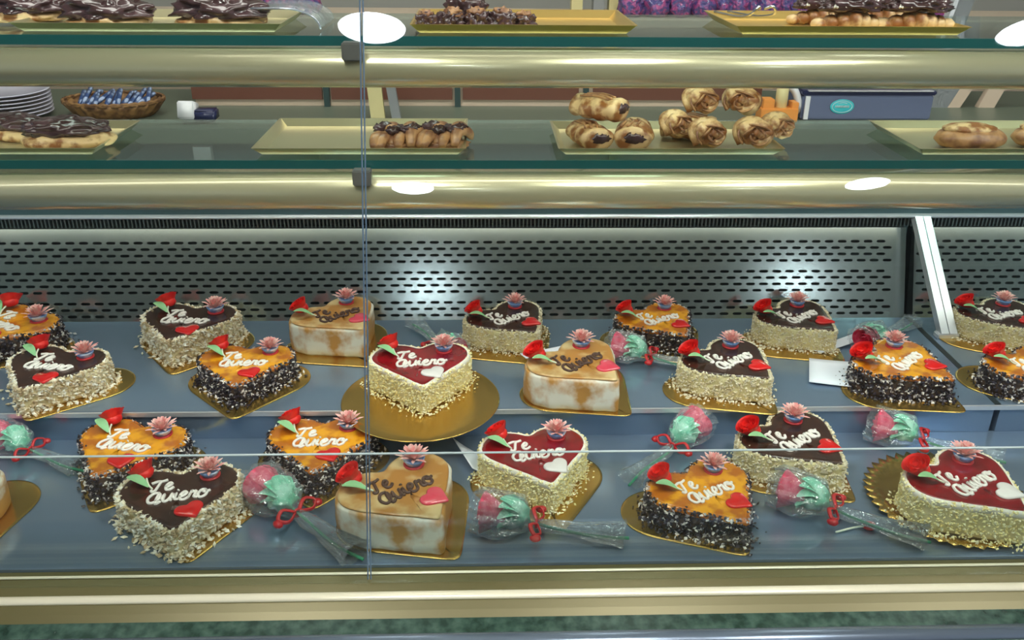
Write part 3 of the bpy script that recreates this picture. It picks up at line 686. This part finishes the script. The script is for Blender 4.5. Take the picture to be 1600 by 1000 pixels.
# ribbon pastries at the right end of the half-empty tray
def mk_fold():
    t = thing('folded_pastry', '', 'pastry'); bm = bmesh.new(); rnd = random.Random(4)
    for s in range(7):
        x = -.034+.011*s; h = rnd.uniform(.018, .034); y = rnd.uniform(-.012, .02)
        tube(bm, [(x-.008, y-.034, .009), (x-.002+rnd.uniform(-.006, .006), y-.010, h), (x+.010, y+.010, h*.9), (x+.014, y+.034, .010)], .0115, 10, 4, taper=lambda u: .55+.6*math.sin(u*PI), flat=.75)
    blob((.046, .036, .010), 3, .3, 12, 2, at=(0, 0, 0), bm=bm)
    obj('dough_folds', bm, 'dough2', t); b = bmesh.new()
    for s in range(6): x = -.03+.012*s; blob((.011, .014, .009), 3, .6, 14, s, at=(x, rnd.uniform(-.012, .015), .024+rnd.uniform(-.004, .008)), bm=b, rz=s)
    obj('chocolate_shavings', b, 'pchoc', t); return t
fam(mk_fold, [(620, 1.50, .1, .92, 0, 'folded chocolate pastry beside the glass joint on the lower shelf'), (694, 1.505, -.1, .92, 0, 'folded chocolate pastry at the right end of the half-empty tray')], ZS2, 'pastry', 'folded pastries on the lower shelf')
# wedge with chocolate top
def mk_slice(top='pchoc'):
    t = thing('chocolate_topped_bun', '', 'pastry'); bm = bmesh.new()
    for k in range(1): blob((.075, .04, .018), 4, .12, 8, 2, at=(0, 0, 0), bm=bm)
    obj('bun', bm, 'dough', t); b = blob((.066, .036, .020), 4, .25, 14, 5, at=(-.004, .002, .018)); obj('chocolate_topping', b, top, t); return t
fam(mk_slice, [(108, 1.51, .12, 1.0, 0, 'chocolate-topped bun on the lower shelf under the plates'), (30, 1.56, -.3, .9, .0, 'dark chocolate-topped bun at the left edge of the lower shelf')], ZS2, 'pastry', 'chocolate-topped buns on the lower shelf')
# brown glossy buns
def mk_bun():
    t = thing('oval_brown_bun', '', 'pastry'); obj('bun', blob((.062, .042, .022), 4, .10, 8, 9, flat=-.6), 'dough2', t)
    b = bmesh.new(); blob((.047, .030, .010), 3, .12, 8, 3, at=(-.004, .0, .024), bm=b); obj('sugared_crust', b, 'dough', t); return t
fam(mk_bun, [(1517, 1.495, .05, 1.0, .004, 'oval brown bun on the tray at the right end of the lower shelf'), (1640, 1.50, -.1, 1.0, .004, 'oval brown bun cut off by the right edge on the lower shelf')], ZS2, 'pastry', 'oval brown buns')
# upper shelf
def mk_eclair():
    t = thing('chocolate_covered_pastry', '', 'pastry'); obj('pastry_base', blob((.058, .045, .014), 4, .22, 10, 4, flat=-.4), 'dough', t)
    obj('chocolate_coat', blob((.062, .048, .020), 4, .35, 14, 7, flat=-.3, at=(0, .004, .013)), 'pchoc', t); return t
fam(mk_eclair, [(172, 1.435, .1, 1.05, 0, 'chocolate-covered pastry second from the left on the upper shelf'), (348, 1.44, -.1, 1.15, 0, 'chocolate-covered pastry left of the bright lamp reflection on the upper shelf'),
                (40, 1.47, .3, 1.0, .004, 'dark purple-brown pastry at the left end of the upper shelf')], ZS1, 'pastry', 'chocolate-covered pastries on the upper left tray')
def mk_lump():
    t = thing('chocolate_lump', '', 'pastry'); obj('lump', blob((.028, .028, .024), 4, .6, 16, 3, flat=-.6), 'pchoc', t); obj('nut_crumbs', blob((.020, .018, .012), 3, .7, 20, 8, at=(0, -.004, .025)), 'dough2', t); return t
fam(mk_lump, [(px, y, px*.1, s, 0, 'chocolate and nut lump on the upper shelf, '+w) for px, y, s, w in ((668, 1.415, .62, 'furthest left of the row'), (706, 1.42, .72, 'second from the left of the row'), (746, 1.42, .72, 'middle one of the row'), (785, 1.42, .72, 'fourth from the left of the row'), (818, 1.43, .6, 'furthest right of the row'), (728, 1.49, 1.1, 'behind the row'))], ZS1, 'pastry', 'chocolate lumps on the upper middle tray')
def mk_top():
    t = thing('topped_croissant', '', 'pastry'); bm = bmesh.new()
    for k in range(7):
        a = -1.0+k*2/6; r = .016*(1-.45*abs(a)); blob((.011, .020*(1-.3*abs(a)), r), 2, .1, at=(a*.042, .010*abs(a), 0), bm=bm, flat=-.8)
    obj('croissant_dough', bm, 'dough', t); obj('chocolate_topping', blob((.042, .022, .014), 4, .4, 14, 6, at=(0, .006, .024)), 'pchoc', t)
    b = bmesh.new(); rnd = random.Random(3)
    for k in range(9): x = rnd.uniform(-.034, .034); tube(b, [(x, -.012, .030), (x+.008, 0, .037), (x+.014, .012, .038)], .0016, 5, 2)
    obj('icing_streaks', b, 'cream', t); return t
fam(mk_top, [(1332, 1.42, .05, 1.15, 0, 'croissant with chocolate topping beside the tongs on the upper shelf'), (1435, 1.42, -.05, 1.15, 0, 'croissant with chocolate topping at the right end of the upper shelf tray'), (1280, 1.50, .2, 1.0, 0, 'croissant behind the tongs on the upper shelf'), (1385, 1.50, -.2, 1.1, 0, 'croissant behind and between the front two on the upper shelf')], ZS1, 'pastry', 'croissants on the upper right tray')
b = bmesh.new()
for s in (-1, 1): tube(b, [(.012*s, .13, .012), (.016*s, .04, .014), (.020*s, -.01, .022), (.012*s, -.02, .034), (.004*s, -.008, .03)], .0022, 6, 4)
tg = obj('tongs', b, 'silver'); p = P(1176, 30, y=1.45); tg.location = (p.x, 1.42, ZS1+.004); tg.rotation_euler = (0, 0, .2); tag(tg, 'silver wire tongs on the gold tray at the right of the upper shelf', 'tongs')
# clear curved cover by the lamp reflection
cv = thing('clear_pastry_cover', 'clear curved plastic cover beside the bright lamp reflection on the upper shelf', 'cover', (P(440, 40, y=1.46).x, 1.46, ZS1+.001))
b = bmesh.new(); rows = []
for k in range(13):
    a = PI/2*k/12; x = .02+.05*math.sin(a); z = .002+.028*math.cos(a)
    rows.append([b.verts.new((x, yv, z)) for yv in (-.06, .08)])
rows.insert(0, [b.verts.new((-.03, yv, .030)) for yv in (-.06, .08)])
for p_, q_ in zip(rows, rows[1:]): b.faces.new((p_[0], p_[1], q_[1], q_[0]))
o = obj('cover_sheet', b, 'cello', cv); md = o.modifiers.new('thick', 'SOLIDIFY'); md.thickness = .001
b = bmesh.new(); tube(b, [(-.03, -.061, .031)]+[(.02+.051*math.sin(PI/2*k/8), -.061, .002+.029*math.cos(PI/2*k/8)) for k in range(9)], .0016, 6, 0); obj('cover_rim', b, 'foil', cv)

# ------------------------------------------------------------------ service side behind the case
YR, ZR = 2.29, 1.08
rc = thing('rear_counter', 'blue-grey service counter standing behind the pastry case', 'counter')
obj('counter_body', bx((.1, YR+.27, .52), (5.2, .50, 1.04)), 'rear', rc, False)
obj('counter_top', bx((.1, YR+.26, 1.06), (5.2, .54, .04), bevel=.003), 'reartop', rc, False)
for px, wd, m in ((312, .045, 'bright'), (490, .02, 'divider'), (960, .02, 'divider')):
    p = P(px, 228, y=YR-.012); obj('front_post', bx((p.x, YR+.009, .78), (wd, .02, .50)), m, rc, False)
# wall cabinets with reddish doors
wc = thing('rear_cabinet', 'low reddish brown cabinet with dark dividers on the rear counter', 'cabinet', (0, YR+.36, ZR))
xa = P(300, 155, y=YR+.25).x; xb = P(1190, 155, y=YR+.25).x
obj('cabinet_body', bx(((xa+xb)/2, .0, .075), (xb-xa, .16, .15)), 'cream_paint', wc, False)
edges = [300, 505, 517, 708, 722, 905, 925, 1190]
for a, b_ in zip(edges[::2], edges[1::2]):
    x0 = P(a, 155, y=YR+.27).x; x1 = P(b_, 155, y=YR+.27).x; obj('door_panel', bx(((x0+x1)/2, -.086, .07), (x1-x0-.004, .012, .10)), 'brown', wc, False)
for a in (511, 715, 915): x0 = P(a, 155, y=YR+.27).x; obj('divider', bx((x0, -.088, .07), (.016, .018, .14)), 'divider', wc, False)
# posts in front of the cabinet
def post(px0, py0, py1, wpx, m, name, label, y=YR+.12, lean=0):
    p = P(px0, (py0+py1)/2, y=y); s = (p-EYE).dot(FWD)/F_PX; zt_ = P(px0, py0, y=y).z; zb_ = ZR
    b = bx((0, 0, (zt_-zb_)/2), (wpx*s, .02, zt_-zb_)); 
    for v in b.verts: v.co.x += lean*(v.co.z/(zt_-zb_))
    o = obj(name, b, m, None, False); o.location = (p.x, y, zb_); return tag(o, label, 'post')
post(589, 100, 188, 22, 'yellowpost', 'counter_post', 'pale yellow post on the rear counter right of the glass joint', lean=-.01)
post(618, 100, 188, 14, 'greyplastic', 'counter_post', 'grey post on the rear counter beside the pale yellow one', lean=-.02)
post(1470, 60, 188, 34, 'greyplastic', 'slanted_support', 'dark grey slanted support on the rear counter right of the badge panel', y=YR+.28, lean=.09)
post(1497, 60, 188, 20, 'cream_paint', 'slanted_support', 'pale slanted support beside the dark grey one on the rear counter', y=YR+.28, lean=.09)
post(1548, 60, 188, 26, 'cream_paint', 'slanted_support', 'pale slanted support on the rear counter nearest the right edge', y=YR+.28, lean=.07)
# plates
p = P(8, 170, y=YR+.13); PR = .118
base = None
for k in range(7):
    if base is None: base = obj('plate', lathe([(.060, 0), (.066, .001), (PR-.01, .0095), (PR, .0125), (PR, .0145), (PR-.012, .0125), (.062, .004)], 48), 'porcelain'); o = base
    else: o = base.copy(); C.objects.link(o)
    o.location = (p.x, p.y, ZR+.0005+.0095*k)
    tag(o, 'white plate in the stack at the left edge, '+['the lowest', 'second from the bottom', 'third from the bottom', 'fourth from the bottom', 'fifth from the bottom', 'sixth from the bottom', 'the topmost'][k], 'plate', 'stack of white plates')
# basket with wrapped packets
p = P(182, 178, y=YR+.15)
bk = thing('wicker_basket', 'brown wicker basket of packets on the rear counter beside the plates', 'basket', (p.x, p.y, ZR+.001))
bm = bmesh.new(); rows = []
for r, z in ((.085, 0), (.098, .012), (.108, .026), (.118, .040), (.114, .040), (.100, .022), (.085, .006)):
    rows.append([bm.verts.new(((r*1.12+.003*math.sin(k*PI/2+z*400))*math.cos(2*PI*k/96), (r*.85+.003*math.sin(k*PI/2+z*400))*math.sin(2*PI*k/96), z)) for k in range(96)])
for a, b in zip(rows, rows[1:]):
    for k in range(96): bm.faces.new((a[k], a[(k+1) % 96], b[(k+1) % 96], b[k]))
bm.faces.new(rows[0][::-1]); bm.faces.new(rows[-1]); obj('woven_bowl', bm, 'wicker', bk)
b = bmesh.new()
for ph in (0, PI): tube(b, [(.130*math.cos(2*PI*k/72), .098*math.sin(2*PI*k/72), .042+.003*math.sin(k*1.4+ph)) for k in range(73)], .0042, 6, 0)
obj('braided_rim', b, 'wicker', bk)
rnd = random.Random(5); pk0 = None
for k in range(16):
    if pk0 is None: pk0 = obj('wrapped_packet', bx((0, 0, 0), (.0115, .085, .010), bevel=.002), 'spoons'); o = pk0
    else: o = pk0.copy(); C.objects.link(o)
    o.location = (p.x-.088+.0118*k, p.y+rnd.uniform(-.02, .02), ZR+.040+.006*(k % 2)); o.rotation_euler = (.35+rnd.uniform(-.1, .1), rnd.uniform(-.2, .2), rnd.uniform(-.4, .2))
    tag(o, 'blue and white wrapped packet lying in the wicker basket', 'packet', 'packets in the wicker basket')
# small box with a white card
p = P(308, 186, y=YR+.05); t = thing('payment_terminal', 'small white and navy device at the front edge of the rear counter', 'device', (p.x, YR+.06, ZR+.008))
obj('navy_body', bx((.022, 0, .014), (.055, .05, .028), bevel=.004), 'navy', t); obj('white_flap', bx((-.022, -.004, .024), (.042, .05, .045), tilt=-.3, bevel=.003), 'white', t)
# badge panel (low slate-blue unit with a cyan oval badge)
p0 = P(1250, 190, y=YR+.10).x; p1 = P(1452, 190, y=YR+.10).x
t = thing('badge_unit', 'slate-blue unit with a cyan oval badge on the rear counter', 'appliance', ((p0+p1)/2, YR+.17, ZR+.001))
W = p1-p0; obj('unit_body', bx((0, 0, .033), (W, .14, .066), bevel=.004), 'scale', t, False)
obj('black_top', bx((0, .0, .072), (W+.01, .145, .012), bevel=.003), 'navy', t, False); obj('silver_lip', bx((0, -.075, .079), (W*.95, .012, .003)), 'bright', t, False)
obj('side_grip', bx((-W/2+.012, -.072, .033), (.012, .006, .062)), 'white', t, False)
bp_ = P(1313, 181, y=YR+.10); bxx = bp_.x-t.location.x
bd = obj('oval_badge', lathe([(.032, 0), (.033, .001), (.031, .002)], 40, 1, .60), 'cyan', t); bd.rotation_euler = (PI/2, 0, 0); bd.location = (bxx, -.0705, .036)
b = bmesh.new(); tube(b, [(.027*math.cos(a), .0155*math.sin(a), .0026) for a in [2*PI*k/32 for k in range(33)]], .0007, 4, 0)
for k in range(9): tube(b, [(-.019+.0044*k, -.003, .0026), (-.018+.0044*k, .004, .0026), (-.016+.0044*k, -.002, .0026)], .0008, 4, 2)
tube(b, [(-.012, .009, .0026), (0, .011, .0026), (.012, .009, .0026)], .0008, 4, 2); obj('badge_lettering', b, 'white', bd)
# orange device with a white curved arm
p = P(1214, 188, y=YR+.08)
t = thing('tape_dispenser', 'orange dispenser with a white curved arm on the rear counter behind the swirls', 'dispenser', (p.x, YR+.09, ZR+.001))
bm = bmesh.new(); box(bm, (0, 0, .018), (.10, .05, .036)); box(bm, (-.03, 0, .045), (.03, .04, .03)); box(bm, (.042, 0, .042), (.018, .04, .02)); bmesh.ops.bevel(bm, geom=bm.edges[:], offset=.0015, segments=2, affect='EDGES'); obj('orange_body', bm, 'amber', t, False)
b = bmesh.new(); tube(b, [(-.02, .03, .088), (.02, .03, .092), (.05, .03, .075), (.068, .03, .04), (.085, .03, .006)], .013, 8, 5, flat=.8); obj('white_arm', b, 'white', t)
obj('yellow_core', lathe([(.014, .004), (.016, .006), (.016, .062), (.013, .064)], 20, at=(.010, .005, .03)), 'yellowpost', t)
# what shows above the upper shelf: a raised back shelf with wrapped goods
p = P(1050, 60, y=2.25)
zb = P(1050, 29, y=2.85).z
hs = thing('back_shelf_unit', 'cream shelf unit on the rear wall holding purple wrapped parcels', 'shelf')
obj('shelf_board', bx((.2, 2.98, zb-.012), (4.6, .30, .024)), 'cream_paint', hs, False)
obj('lower_panel', bx((.2, 3.08, zb-.024-.17), (4.6, .06, .34)), 'cream_paint', hs, False)
for px in (905, 940, 965):
    x = P(px, 20, y=2.9).x; obj('upright', bx((x, 3.0, zb+.16), (.035, .05, .32)), 'yellowpost' if px != 940 else 'greyplastic', hs, False)
src = None; n = 0
for px, m_, s in [(985+19*k, 0, .8) for k in range(7)] + [(1130+24*k, 0, .75) for k in range(6)] + [(1395, 1, .8), (1418, 1, .9), (1440, 1, .8), (1462, 1, .9), (1484, 1, .8)] + [(20+30*k, 0, .9) for k in range(5)]+[(420+30*k, 0, .8) for k in range(3)]:
    key = m_
    if src is None:
        src = {}
    if key not in src: src[key] = obj('wrapped_parcel', blob((.045, .045, .060), 3, .5, 12, key*3+1, flat=-.7), ('wrap', 'magenta')[key]); o = src[key]
    else: o = src[key].copy(); C.objects.link(o)
    x = P(px, 15, y=2.9).x; o.location = (x, 2.90+.03*(n % 2), zb+.0005); o.rotation_euler = (0, 0, n*1.3); o.scale = (s*(1+.1*(n % 3)), s, s*(1+.12*(n % 2))); n += 1
    tag(o, ('violet crinkled wrapped parcel on the back shelf' if key == 0 else 'magenta wrapped parcel on the back shelf at the right'), 'parcel', ('violet parcels on the back shelf', 'magenta parcels on the back shelf')[key])
# slanted grey support at the top right
x0 = P(1502, 40, y=2.6); sp = thing('leaning_metal_post', 'pale grey leaning post at the top right behind the upper shelf', 'post', (x0.x, 2.6, ZR+.001))
b = bx((0, 0, .28), (.045, .03, .56)); 
for v in b.verts: v.co.x += .10*(v.co.z/.56)-.06
obj('post_face', b, 'greyplastic', sp, False)
b = bx((-.03, -.005, .28), (.012, .03, .56))
for v in b.verts: v.co.x += .10*(v.co.z/.56)-.06
obj('post_edge', b, 'bright', sp, False)
